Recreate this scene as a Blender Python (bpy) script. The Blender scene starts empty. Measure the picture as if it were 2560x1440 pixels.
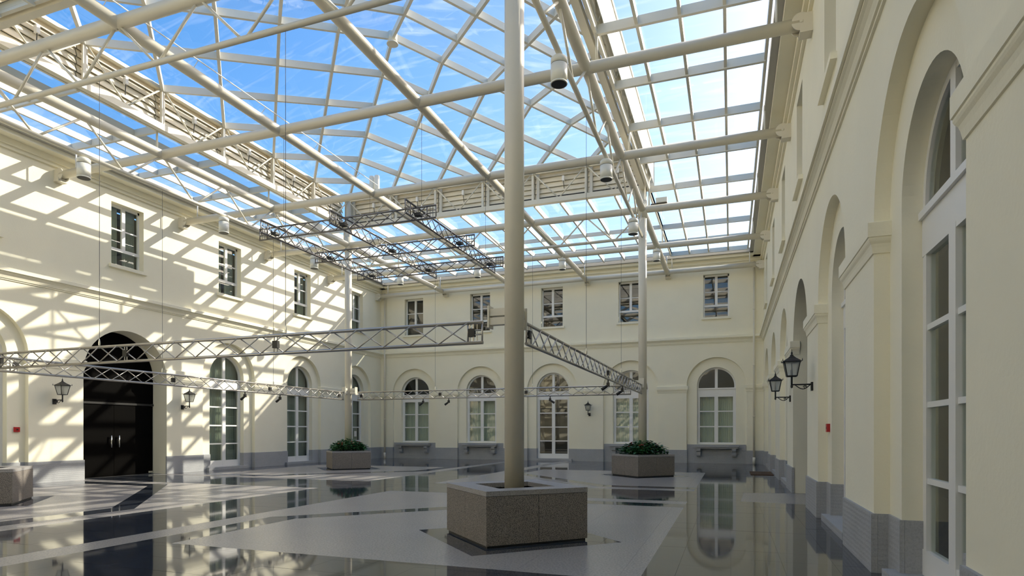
import bpy, bmesh, math, random
from mathutils import Vector, Matrix
random.seed(7)
S = bpy.context.scene
COL = S.collection

# ------------------------------------------------------------------ camera, sky, sun, exposure
CAM_H = 1.5
YAW = math.atan(547.0 / 1530.0)
cam_d = bpy.data.cameras.new('camera')
cam = bpy.data.objects.new('camera', cam_d); COL.objects.link(cam)
cam_d.sensor_fit = 'HORIZONTAL'; cam_d.sensor_width = 36.0
cam_d.lens = 1530.0 / 2560.0 * 36.0
cam_d.shift_y = 360.0 / 2560.0
cam_d.clip_start = 0.05; cam_d.clip_end = 500
cam.location = (0, 0, CAM_H); cam.rotation_euler = (math.pi / 2, 0, YAW)
S.camera = cam

SUN_TRAVEL = Vector((-1.0, -1.09, -0.93)).normalized()
sun_elev = math.asin(-SUN_TRAVEL.z)
sun_azim = math.atan2(1.0, 1.09)            # from +Y towards +X
world = bpy.data.worlds.new('World'); S.world = world; world.use_nodes = True
wn = world.node_tree; wn.nodes.clear()
w_out = wn.nodes.new('ShaderNodeOutputWorld'); w_bg = wn.nodes.new('ShaderNodeBackground')
w_sky = wn.nodes.new('ShaderNodeTexSky'); w_sky.sky_type = 'NISHITA'
w_sky.sun_disc = False; w_sky.sun_elevation = sun_elev; w_sky.sun_rotation = sun_azim
w_sky.altitude = 0; w_sky.air_density = 1.0; w_sky.dust_density = 2.6; w_sky.ozone_density = 1.6
w_hs = wn.nodes.new('ShaderNodeHueSaturation'); w_hs.inputs['Saturation'].default_value = 1.42
wn.links.new(w_sky.outputs[0], w_hs.inputs['Color']); wn.links.new(w_hs.outputs[0], w_bg.inputs[0]); wn.links.new(w_bg.outputs[0], w_out.inputs[0])
w_bg.inputs[1].default_value = 0.19
sun_d = bpy.data.lights.new('sun', 'SUN'); sun_d.energy = 3.95; sun_d.angle = math.radians(0.55)
sun_d.color = (1.0, 0.925, 0.78)
sun = bpy.data.objects.new('sun', sun_d); COL.objects.link(sun)
sun.location = (30, 40, 40); sun.rotation_euler = SUN_TRAVEL.to_track_quat('-Z', 'Y').to_euler()
S.view_settings.view_transform = 'Standard'; S.view_settings.look = 'None'
S.view_settings.exposure = 0.88; S.view_settings.gamma = 1.0; S.view_settings.use_curve_mapping = False
S.cycles.transparent_max_bounces = 24
S.cycles.max_bounces = 16; S.cycles.diffuse_bounces = 12; S.cycles.glossy_bounces = 4

# ------------------------------------------------------------------ materials
def mat(name, col, rough=0.5, metal=0.0, spec=0.5, noise=None, bump=0.0, bscale=40.0, var=0.0, vscale=3.0):
    m = bpy.data.materials.new(name); m.use_nodes = True
    nt = m.node_tree; b = nt.nodes['Principled BSDF']
    b.inputs['Base Color'].default_value = (*col, 1); b.inputs['Roughness'].default_value = rough
    b.inputs['Metallic'].default_value = metal; b.inputs['Specular IOR Level'].default_value = spec
    tc = nt.nodes.new('ShaderNodeTexCoord')
    src = None
    if var > 0:
        n = nt.nodes.new('ShaderNodeTexNoise'); n.inputs['Scale'].default_value = vscale; n.inputs['Detail'].default_value = 5
        nt.links.new(tc.outputs['Object'], n.inputs['Vector'])
        mx = nt.nodes.new('ShaderNodeMix'); mx.data_type = 'RGBA'
        mx.inputs[6].default_value = (*[c * (1 - var) for c in col], 1); mx.inputs[7].default_value = (*[min(1, c * (1 + var)) for c in col], 1)
        nt.links.new(n.outputs['Fac'], mx.inputs[0]); src = mx.outputs[2]
    if noise:
        c2, sc, lo, hi = noise
        n = nt.nodes.new('ShaderNodeTexNoise'); n.inputs['Scale'].default_value = sc; n.inputs['Detail'].default_value = 3
        nt.links.new(tc.outputs['Object'], n.inputs['Vector'])
        mr = nt.nodes.new('ShaderNodeMapRange'); mr.inputs[1].default_value = lo; mr.inputs[2].default_value = hi
        nt.links.new(n.outputs['Fac'], mr.inputs[0])
        mx = nt.nodes.new('ShaderNodeMix'); mx.data_type = 'RGBA'
        if src: nt.links.new(src, mx.inputs[6])
        else: mx.inputs[6].default_value = (*col, 1)
        mx.inputs[7].default_value = (*c2, 1)
        nt.links.new(mr.outputs[0], mx.inputs[0]); src = mx.outputs[2]
    if src: nt.links.new(src, b.inputs['Base Color'])
    if bump > 0:
        n = nt.nodes.new('ShaderNodeTexNoise'); n.inputs['Scale'].default_value = bscale; n.inputs['Detail'].default_value = 4
        nt.links.new(tc.outputs['Object'], n.inputs['Vector'])
        bp = nt.nodes.new('ShaderNodeBump'); bp.inputs['Strength'].default_value = bump; bp.inputs['Distance'].default_value = 0.02
        nt.links.new(n.outputs['Fac'], bp.inputs['Height']); nt.links.new(bp.outputs[0], b.inputs['Normal'])
    return m

def glass(name, tint, ior=1.5, rough=0.0):
    m = bpy.data.materials.new(name); m.use_nodes = True
    nt = m.node_tree; nt.nodes.clear()
    o = nt.nodes.new('ShaderNodeOutputMaterial'); mx = nt.nodes.new('ShaderNodeMixShader')
    t = nt.nodes.new('ShaderNodeBsdfTransparent'); t.inputs[0].default_value = (*tint, 1)
    g = nt.nodes.new('ShaderNodeBsdfGlossy'); g.inputs['Roughness'].default_value = rough
    f = nt.nodes.new('ShaderNodeFresnel'); f.inputs[0].default_value = ior
    ge = nt.nodes.new('ShaderNodeNewGeometry'); iv = nt.nodes.new('ShaderNodeMath'); iv.operation = 'SUBTRACT'; iv.inputs[0].default_value = 1.0
    ml = nt.nodes.new('ShaderNodeMath'); ml.operation = 'MULTIPLY'      # a sheet reflects on the face it is seen from, never inside itself
    nt.links.new(ge.outputs['Backfacing'], iv.inputs[1]); nt.links.new(f.outputs[0], ml.inputs[0]); nt.links.new(iv.outputs[0], ml.inputs[1])
    nt.links.new(ml.outputs[0], mx.inputs[0]); nt.links.new(t.outputs[0], mx.inputs[1]); nt.links.new(g.outputs[0], mx.inputs[2])
    nt.links.new(mx.outputs[0], o.inputs[0]); return m

M = {}
M['plaster'] = mat('cream_plaster', (0.885, 0.84, 0.672), 0.85, spec=0.25, bump=0.12, bscale=25, var=0.04, vscale=1.2)
M['steel'] = mat('cream_painted_steel', (0.72, 0.675, 0.555), 0.38, spec=0.5, var=0.03, vscale=4)
M['bar'] = mat('cream_painted_bar', (0.72, 0.69, 0.60), 0.45)
M['white'] = mat('white_paint', (0.82, 0.81, 0.78), 0.4)
M['lampwhite'] = mat('lamp_white', (0.80, 0.79, 0.70), 0.35)
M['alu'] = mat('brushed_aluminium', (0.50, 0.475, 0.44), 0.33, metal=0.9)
M['aludark'] = mat('shaded_aluminium', (0.24, 0.225, 0.215), 0.35, metal=0.9)  # darker copy of the aluminium, shade against the bright sky put into its colour
M['bluestone'] = mat('bluestone', (0.40, 0.405, 0.41), 0.75, noise=((0.33, 0.335, 0.34), 55, 0.45, 0.75), var=0.15, vscale=2.5, bump=0.3, bscale=60)
_nt = M['bluestone'].node_tree; _tc = [n for n in _nt.nodes if n.type == 'TEX_COORD'][0]; _bp = [n for n in _nt.nodes if n.type == 'BUMP'][0]
_wv = _nt.nodes.new('ShaderNodeTexWave'); _wv.bands_direction = 'Z'; _wv.inputs['Scale'].default_value = 5.5; _wv.inputs['Distortion'].default_value = 1.2; _wv.inputs['Detail'].default_value = 2
_b2 = _nt.nodes.new('ShaderNodeBump'); _b2.inputs['Strength'].default_value = 0.16; _b2.inputs['Distance'].default_value = 0.012      # tooled in level rows
_nt.links.new(_tc.outputs['Object'], _wv.inputs['Vector']); _nt.links.new(_wv.outputs['Fac'], _b2.inputs['Height']); _nt.links.new(_bp.outputs[0], _b2.inputs['Normal'])
_nt.links.new(_b2.outputs[0], _nt.nodes['Principled BSDF'].inputs['Normal'])
M['granite'] = mat('granite', (0.27, 0.238, 0.205), 0.7, noise=((0.085, 0.075, 0.066), 95, 0.47, 0.58), var=0.12, vscale=3, bump=0.25, bscale=80)
M['graniterim'] = mat('granite_rim', (0.34, 0.325, 0.31), 0.5, noise=((0.20, 0.19, 0.185), 90, 0.48, 0.62))
M['floordark'] = mat('polished_bluestone', (0.044, 0.052, 0.066), 0.045, spec=0.75, noise=((0.035, 0.038, 0.046), 6, 0.4, 0.7), bump=0.012, bscale=1.3)
M['floorlight'] = mat('honed_granite', (0.36, 0.338, 0.318), 0.24, spec=0.45, noise=((0.27, 0.255, 0.245), 40, 0.42, 0.65), var=0.08, vscale=1.5)
M['grout'] = mat('grout', (0.16, 0.16, 0.16), 0.8)
M['black'] = mat('black_iron', (0.012, 0.011, 0.010), 0.45)
M['blackdoor'] = mat('black_lacquer', (0.003, 0.0026, 0.0022), 0.5, spec=0.03)
M['chrome'] = mat('polished_steel', (0.75, 0.74, 0.70), 0.2, metal=1.0)
M['soil'] = mat('soil', (0.045, 0.035, 0.025), 0.95, bump=0.8, bscale=20)
M['leaf'] = mat('leaf', (0.030, 0.135, 0.035), 0.45, var=0.5, vscale=9)
M['flower'] = mat('flower_red', (0.42, 0.06, 0.045), 0.6)
M['flowerw'] = mat('flower_cream', (0.7, 0.62, 0.45), 0.6)
M['red'] = mat('red_plastic', (0.45, 0.015, 0.015), 0.4)
M['mat'] = mat('coir', (0.10, 0.055, 0.03), 0.95, bump=0.5, bscale=90)
M['room'] = mat('room_grey', (0.16, 0.155, 0.14), 0.9)
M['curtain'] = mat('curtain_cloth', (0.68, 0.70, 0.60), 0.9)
M['paper'] = mat('paper', (0.75, 0.74, 0.70), 0.7)
M['wire'] = mat('dark_wire', (0.05, 0.048, 0.045), 0.5)
M['louver'] = mat('louver_cream', (0.80, 0.735, 0.59), 0.5)
M['sheet'] = mat('sheet_grey', (0.50, 0.50, 0.47), 0.6)
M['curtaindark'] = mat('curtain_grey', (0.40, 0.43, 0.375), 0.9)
M['gutter'] = mat('gutter_grey', (0.42, 0.41, 0.38), 0.5)
M['roofglass'] = glass('roof_glass', (0.975, 0.985, 0.985), 1.45)
_nt = M['roofglass'].node_tree; _o = [n for n in _nt.nodes if n.type == 'OUTPUT_MATERIAL'][0]; _m = [n for n in _nt.nodes if n.type == 'MIX_SHADER'][0]
_tc = _nt.nodes.new('ShaderNodeTexCoord'); _ge = _nt.nodes.new('ShaderNodeNewGeometry'); _mp = _nt.nodes.new('ShaderNodeMapping'); _mp.inputs['Rotation'].default_value = (0, 0, 0.9); _mp.inputs['Scale'].default_value = (0.5, 3.0, 1.0)
_ns = _nt.nodes.new('ShaderNodeTexNoise'); _ns.inputs['Scale'].default_value = 1.1; _ns.inputs['Detail'].default_value = 6; _ns.inputs['Distortion'].default_value = 0.8
_mr = _nt.nodes.new('ShaderNodeMapRange'); _mr.inputs[1].default_value = 0.52; _mr.inputs[2].default_value = 0.78; _mr.inputs[3].default_value = 0.0; _mr.inputs[4].default_value = 0.10
_df = _nt.nodes.new('ShaderNodeBsdfTranslucent'); _df.inputs[0].default_value = (0.85, 0.85, 0.82, 1); _mx = _nt.nodes.new('ShaderNodeMixShader')      # wiped streaks of dust on the glass
_nt.links.new(_ge.outputs['Position'], _mp.inputs[0]); _nt.links.new(_mp.outputs[0], _ns.inputs['Vector']); _nt.links.new(_ns.outputs['Fac'], _mr.inputs[0])
_nt.links.new(_mr.outputs[0], _mx.inputs[0]); _nt.links.new(_m.outputs[0], _mx.inputs[1]); _nt.links.new(_df.outputs[0], _mx.inputs[2]); _nt.links.new(_mx.outputs[0], _o.inputs[0])
M['winglass'] = glass('window_glass', (0.90, 0.93, 0.90), 1.95)
M['lanternglass'] = glass('lantern_glass', (0.85, 0.87, 0.86), 1.5, 0.15)
_nt = M['lanternglass'].node_tree; _o = [n for n in _nt.nodes if n.type == 'OUTPUT_MATERIAL'][0]; _m = [n for n in _nt.nodes if n.type == 'MIX_SHADER'][0]
_df = _nt.nodes.new('ShaderNodeBsdfTranslucent'); _df.inputs[0].default_value = (0.9, 0.92, 0.92, 1); _mx = _nt.nodes.new('ShaderNodeMixShader'); _mx.inputs[0].default_value = 0.55      # frosted
_nt.links.new(_m.outputs[0], _mx.inputs[1]); _nt.links.new(_df.outputs[0], _mx.inputs[2]); _nt.links.new(_mx.outputs[0], _o.inputs[0])

# ------------------------------------------------------------------ mesh helpers
class MB:
    def __init__(s): s.v = []; s.f = []
    def add(s, vs, fs):
        o = len(s.v); s.v += [tuple(v) for v in vs]; s.f += [tuple(i + o for i in f) for f in fs]; return s
    def quad(s, a, b, c, d): return s.add([a, b, c, d], [(0, 1, 2, 3)])
    def box(s, a, b, T=None):
        x0, y0, z0 = a; x1, y1, z1 = b
        vs = [(x0, y0, z0), (x1, y0, z0), (x1, y1, z0), (x0, y1, z0), (x0, y0, z1), (x1, y0, z1), (x1, y1, z1), (x0, y1, z1)]
        if T: vs = [T(*v) for v in vs]
        return s.add(vs, [(0, 3, 2, 1), (4, 5, 6, 7), (0, 1, 5, 4), (1, 2, 6, 5), (2, 3, 7, 6), (3, 0, 4, 7)])
    def prism(s, pts, ext):
        n = len(pts); e = Vector(ext)
        vs = [tuple(p) for p in pts] + [tuple(Vector(p) + e) for p in pts]
        return s.add(vs, [tuple(range(n - 1, -1, -1)), tuple(range(n, 2 * n))] + [(i, (i + 1) % n, n + (i + 1) % n, n + i) for i in range(n)])
    def cyl(s, p0, p1, r, n=12, r1=None):
        p0 = Vector(p0); p1 = Vector(p1); d = (p1 - p0).normalized(); r1 = r if r1 is None else r1
        a = d.orthogonal().normalized(); b = d.cross(a); vs = []
        for p, rr in ((p0, r), (p1, r1)):
            for i in range(n):
                t = 2 * math.pi * i / n; vs.append(p + a * (math.cos(t) * rr) + b * (math.sin(t) * rr))
        return s.add(vs, [tuple(range(n - 1, -1, -1)), tuple(range(n, 2 * n))] + [(i, (i + 1) % n, n + (i + 1) % n, n + i) for i in range(n)])
    def bar(s, p0, p1, w, h, up=(0, 0, 1)):
        """rectangular bar, width w across, from up*0 down to -h"""
        p0 = Vector(p0); p1 = Vector(p1); d = (p1 - p0).normalized(); u = Vector(up)
        side = d.cross(u).normalized() * (w / 2); dn = u * (-h)
        vs = [p0 - side, p0 + side, p0 + side + dn, p0 - side + dn, p1 - side, p1 + side, p1 + side + dn, p1 - side + dn]
        return s.add(vs, [(0, 1, 2, 3), (7, 6, 5, 4), (0, 4, 5, 1), (1, 5, 6, 2), (2, 6, 7, 3), (3, 7, 4, 0)])
    def lathe(s, prof, base, n=16, T=None):
        bx, by, bz = base; vs = []
        for r, z in prof:
            for i in range(n):
                t = 2 * math.pi * i / n; vs.append((bx + r * math.cos(t), by + r * math.sin(t), bz + z))
        fs = []
        for k in range(len(prof) - 1):
            for i in range(n):
                fs.append((k * n + i, k * n + (i + 1) % n, (k + 1) * n + (i + 1) % n, (k + 1) * n + i))
        fs.append(tuple(range(n - 1, -1, -1))); fs.append(tuple((len(prof) - 1) * n + i for i in range(n)))
        return s.add(vs, fs)

BASE = {}
def mesh_of(name, mb, material, base=(0, 0, 0), smooth=False, fix=True):
    me = bpy.data.meshes.new(name)
    bx, by, bz = base
    me.from_pydata([(x - bx, y - by, z - bz) for x, y, z in mb.v], [], mb.f)
    if fix:
        bm = bmesh.new(); bm.from_mesh(me); bmesh.ops.recalc_face_normals(bm, faces=bm.faces); bm.to_mesh(me); bm.free()
    me.materials.append(material)
    if smooth:
        for p in me.polygons: p.use_smooth = len(p.vertices) == 4
    return me
def tag(o, label=None, cat=None, group=None, kind=None):
    if label: o['label'] = label
    if cat: o['category'] = cat
    if group: o['group'] = group
    if kind: o['kind'] = kind
    return o
def empty(name, base, **k):
    o = bpy.data.objects.new(name, None); COL.objects.link(o); o.location = base; o.empty_display_size = 0.2
    BASE[o] = tuple(base); return tag(o, **k)
def solid(name, mb, material, smooth=False, base=None, **k):
    base = base or (0, 0, 0)
    o = bpy.data.objects.new(name, mesh_of(name, mb, material, base, smooth)); COL.objects.link(o); o.location = base
    BASE[o] = tuple(base); return tag(o, **k)
def part(name, mb, material, parent, smooth=False, label=None, kind=None):
    b = BASE[parent]
    o = bpy.data.objects.new(name, mesh_of(name, mb, material, b, smooth)); COL.objects.link(o); o.parent = parent
    BASE[o] = b; return tag(o, label=label, kind=kind)
def inst(name, me, parent, loc=(0, 0, 0), rot=(0, 0, 0)):
    b = BASE[parent]
    o = bpy.data.objects.new(name, me); COL.objects.link(o); o.parent = parent
    o.location = (loc[0] - b[0], loc[1] - b[1], loc[2] - b[2]); o.rotation_euler = rot; BASE[o] = b; return o
def copy_tree(o, loc, rotz=0, **k):
    c = o.copy(); COL.objects.link(c); c.location = loc; c.rotation_euler = (0, 0, rotz); tag(c, **k)
    for ch in [x for x in bpy.data.objects if x.parent == o]:
        d = ch.copy(); COL.objects.link(d); d.parent = c
        for g in [x for x in bpy.data.objects if x.parent == ch]:
            e = g.copy(); COL.objects.link(e); e.parent = d
    return c
PI = math.pi

# ------------------------------------------------------------------ main dimensions
XL, XR, YB, YF = -19.05, 1.44, 30.8, -1.6
GX = [-14.86, -10.87, -6.88, -2.88]               # tubes running away from the camera
GY = [8.35, 12.73, 17.11, 21.5, 25.9, 30.25]      # tubes running across
ZT = 9.2
X0, X1, Y0, Y1 = GX[0], GX[3], GY[0], GY[3]       # lantern square
SC = [1.65 + 4.45 * k for k in range(7)]          # bay centres of the long walls
BC = [-16.92, -12.86, -8.80, -4.74, -0.66]        # bay centres of the back wall
ZS, RO, RI = 3.72, 1.36, 0.89
D1, D2 = -0.15, -0.36

T_left = lambda s, d, z: (XL + d, s, z)
T_right = lambda s, d, z: (XR - d, s, z)
T_back = lambda s, d, z: (s, YB - d, z)
T_front = lambda s, d, z: (s, YF + d, z)

# ------------------------------------------------------------------ floor
def clip(poly, a, b):
    """keep the part of poly on the left of a->b"""
    out = []; n = len(poly)
    side = lambda p: (b[0] - a[0]) * (p[1] - a[1]) - (b[1] - a[1]) * (p[0] - a[0])
    for i in range(n):
        p, q = poly[i], poly[(i + 1) % n]; sp, sq = side(p), side(q)
        if sp >= -1e-9: out.append(p)
        if (sp > 1e-9 and sq < -1e-9) or (sp < -1e-9 and sq > 1e-9):
            t = sp / (sp - sq); out.append((p[0] + t * (q[0] - p[0]), p[1] + t * (q[1] - p[1])))
    return out
def area(p): return 0.5 * sum(p[i][0] * p[(i + 1) % len(p)][1] - p[(i + 1) % len(p)][0] * p[i][1] for i in range(len(p)))
def cut(pieces, conv):
    """pieces minus convex polygon conv -> (outside pieces, inside pieces)"""
    outp, inp = [], []
    for poly in pieces:
        rest = poly
        for i in range(len(conv)):
            a, b = conv[i], conv[(i + 1) % len(conv)]
            o = clip(rest, b, a)
            if len(o) >= 3 and area(o) > 1e-5: outp.append(o)
            rest = clip(rest, a, b)
            if len(rest) < 3: break
        if len(rest) >= 3 and area(rest) > 1e-5: inp.append(rest)
    return outp, inp
def rect(x0, y0, x1, y1): return [(x0, y0), (x1, y0), (x1, y1), (x0, y1)]
FX0, FX1, FY0, FY1 = -17.72, -0.88, 6.22, 23.6
CX, CY = -9.30, 14.90
light, dark = [rect(FX0, FY0, FX1, FY1)], []
dark += cut([rect(XL - 0.4, YF - 0.4, XR + 0.4, YB + 0.4)], rect(FX0, FY0, FX1, FY1))[0]
def darken(conv):
    global light, dark
    o, i = cut(light, conv); light = o; dark += i
def lighten(conv):
    global light, dark
    o, i = cut(dark, conv); dark = o; light += i
darken(rect(CX - 1.1, FY0, CX + 1.1, FY1)); darken(rect(FX0, CY - 1.2, FX1, CY + 1.2))
for sx in (-1, 1):
    for lo, hi in ((FY0, 8.75), (21.05, FY1)):
        a, b = sorted((CX + sx * 1.65, CX + sx * 2.2)); darken(rect(a, lo, b, hi))
    a, b = sorted((CX + sx * 1.1, CX + sx * 1.65))
    lighten(rect(a, YF - 0.4, b, FY0)); lighten(rect(a, FY1, b, YB + 0.4))
for sy in (-1, 1):
    for lo, hi in ((FX0, -15.25), (-3.35, FX1)):
        a, b = sorted((CY + sy * 1.75, CY + sy * 2.3)); darken(rect(lo, a, hi, b))
    a, b = sorted((CY + sy * 1.2, CY + sy * 1.75))
    lighten(rect(XL - 0.4, a, FX0, b))
for sx in (-1, 1):
    for sy in (-1, 1):                             # slanted stripes joining the two pairs
        p = [(CX + sx * 1.65, CY + sy * 6.15), (CX + sx * 2.25, CY + sy * 6.15), (CX + sx * 5.98, CY + sy * 2.28), (CX + sx * 5.98, CY + sy * 1.62)]
        if area(p) < 0: p = p[::-1]
        darken(p)
lighten([(0.2, 14.1), (XR + 0.7, 13.9), (XR + 0.7, 16.5), (0.3, 16.15), (0.9, 15.2)][:4])  # lit patch at the right gateway, put into the floor as pale slabs
PL = [(-2.95, 8.35), (-2.88, 21.5), (-14.86, 21.5), (-15.0, 8.4)]   # planter centres
for cx, cy in PL:
    darken([(cx, cy - 1.55), (cx + 1.55, cy), (cx, cy + 1.55), (cx - 1.55, cy)])
floor = empty('floor', (0, 0, 0), kind='structure', label='courtyard floor of polished bluestone and honed granite slabs', )
part('bedding', MB().box((XL - 3, YF - 3, -0.30), (XR + 3, YB + 3, -0.012)), M['grout'], floor)
slabs = []
for kind, polys in (('d', dark), ('l', light)):
    st = 0.55 if kind == 'd' else 1.10
    for poly in polys:
        xs = [p[0] for p in poly]; ys = [p[1] for p in poly]
        for i in range(math.floor(min(xs) / st), math.ceil(max(xs) / st)):
            for j in range(math.floor(min(ys) / st), math.ceil(max(ys) / st)):
                g = 0.0008
                q = clip(clip(clip(clip(poly, (i * st + g, 0), (i * st + g, -1)), ((i + 1) * st - g, 0), ((i + 1) * st - g, 1)), (0, j * st + g), (1, j * st + g)), (0, (j + 1) * st - g), (-1, (j + 1) * st - g))
                if len(q) >= 3 and area(q) > 2e-4: slabs.append((kind, q))
def slab_rank(e):
    c = e[1][0]; dep = -math.sin(YAW) * c[0] + math.cos(YAW) * c[1]; r = math.cos(YAW) * c[0] + math.sin(YAW) * c[1]
    if dep < 5.6 or abs(r / dep) > 0.85: return 1e9
    return dep ** 3 / max(area(e[1]), 1e-3)
slabs.sort(key=slab_rank)
rest = {'d': MB(), 'l': MB()}
for n, (kind, q) in enumerate(slabs):
    lift = random.uniform(-0.0006, 0.0006) if kind == 'd' else 0
    pr = [(x, y, -0.02) for x, y in q]
    if n < 290: part('slab', MB().prism(pr, (0, 0, 0.02 + lift)), M['floordark' if kind == 'd' else 'floorlight'], floor)
    else: rest[kind].prism(pr, (0, 0, 0.02 + lift))
part('slab_field', rest['d'], M['floordark'], floor, kind='stuff'); part('slab_field', rest['l'], M['floorlight'], floor, kind='stuff')

# ------------------------------------------------------------------ walls
def outline(c, r, zb, zs, n=28):
    return [(c - r, zb)] + [(c - r * math.cos(PI * i / n), zs + r * math.sin(PI * i / n)) for i in range(n + 1)] + [(c + r, zb)]
def strip(mb, T, a, da, b, db):
    for i in range(len(a) - 1):
        mb.quad(T(a[i][0], da, a[i][1]), T(a[i + 1][0], da, a[i + 1][1]), T(b[i + 1][0], db, b[i + 1][1]), T(b[i][0], db, b[i][1]))
def arch_panel(mb, T, s0, s1, z1, ol, d=0.0):
    """wall face from s0 to s1 and 0 to z1 with the opening ol cut out"""
    a, b = ol[0][0], ol[-1][0]; zb = ol[0][1]
    q = lambda x0, x1, y0, y1: mb.quad(T(x0, d, y0), T(x1, d, y0), T(x1, d, y1), T(x0, d, y1))
    q(s0, a, 0, z1); q(b, s1, 0, z1)
    if zb > 0: q(a, b, 0, zb)
    for i in range(1, len(ol) - 2):
        p, r = ol[i], ol[i + 1]; mb.quad(T(p[0], d, p[1]), T(r[0], d, r[1]), T(r[0], d, z1), T(p[0], d, z1))
def rect_panel(mb, T, s0, s1, z0, z1, a, b, za, zb, deep):
    q = lambda x0, x1, y0, y1: mb.quad(T(x0, 0, y0), T(x1, 0, y0), T(x1, 0, y1), T(x0, 0, y1))
    q(s0, a, z0, z1); q(b, s1, z0, z1); q(a, b, z0, za); q(a, b, zb, z1)
    o = [(a, za), (b, za), (b, zb), (a, zb), (a, za)]; strip(mb, T, o, 0, o, deep)
UZ0, UZ1, UW, UD = 6.98, 9.05, 0.585, -0.24
ZSTR = 5.78
def build_wall(name, T, s0, s1, bays, label):
    w = MB(); cs = [b[0] for b in bays]
    edges = [s0] + [(cs[i] + cs[i + 1]) / 2 for i in range(len(cs) - 1)] + [s1]
    for i, (c, typ) in enumerate(bays):
        a, b = edges[i], edges[i + 1]
        if typ == 'gate':
            o = outline(c, 1.5, 0, 3.38); arch_panel(w, T, a, b, ZSTR, o); strip(w, T, o, 0, o, -0.75)
        else:
            o = outline(c, RO, 0, ZS); arch_panel(w, T, a, b, ZSTR, o); strip(w, T, o, 0, o, D1)
            zb = 0.92 if typ == 'win' else 0.0
            oo = outline(c, RO, zb, ZS); ii = outline(c, RI, zb, ZS)
            strip(w, T, oo, D1, ii, D1); strip(w, T, ii, D1, ii, D2 - 0.1)
            if zb: w.quad(T(c - RO, D1, 0), T(c + RO, D1, 0), T(c + RO, D1, zb), T(c - RO, D1, zb)); w.quad(T(c - RI, D1, zb), T(c + RI, D1, zb), T(c + RI, D2 - 0.1, zb), T(c - RI, D2 - 0.1, zb))
        rect_panel(w, T, a, b, ZSTR, 9.95, c - UW, c + UW, UZ0, UZ1, UD - 0.1)
    o = solid(name, w, M['plaster'], kind='structure', label=label)
    r = MB()                                        # rooms behind the wall
    q = lambda *p: r.quad(*[T(*v) for v in p])
    q((s0, -3.2, 0), (s1, -3.2, 0), (s1, -3.2, 9.9), (s0, -3.2, 9.9))
    for z in (0.0, 5.65, 5.9): q((s0, -0.48, z), (s1, -0.48, z), (s1, -3.2, z), (s0, -3.2, z))
    q((s0, 0, 9.95), (s1, 0, 9.95), (s1, -3.2, 9.95), (s0, -3.2, 9.95))
    q((s0, -0.2, 0), (s0, -3.2, 0), (s0, -3.2, 9.9), (s0, -0.2, 9.9)); q((s1, -0.2, 0), (s1, -3.2, 0), (s1, -3.2, 9.9), (s1, -0.2, 9.9))
    part('inner_room', r, M['room'], o)
    return o
bays_side = [(c, 'gate' if abs(c - 15.0) < 0.1 else 'door') for c in SC]
bays_back = [(c, 'door' if i == 2 else 'win') for i, c in enumerate(BC)]
build_wall('wall_left', T_left, YF, YB, bays_side, 'cream plaster wall with a black gateway, striped with sunlight')
build_wall('wall_right', T_right, YF, YB, bays_side, 'cream plaster wall in shade running close beside the viewer')
build_wall('wall_back', T_back, XL, XR, bays_back, 'cream plaster wall facing the viewer with five arched bays')
fw = MB(); fw.box((XL, YF - 0.4, 0), (XR, YF, 9.95)); solid('wall_front', fw, M['plaster'], kind='structure', label='plain cream plaster wall behind the viewer')

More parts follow.
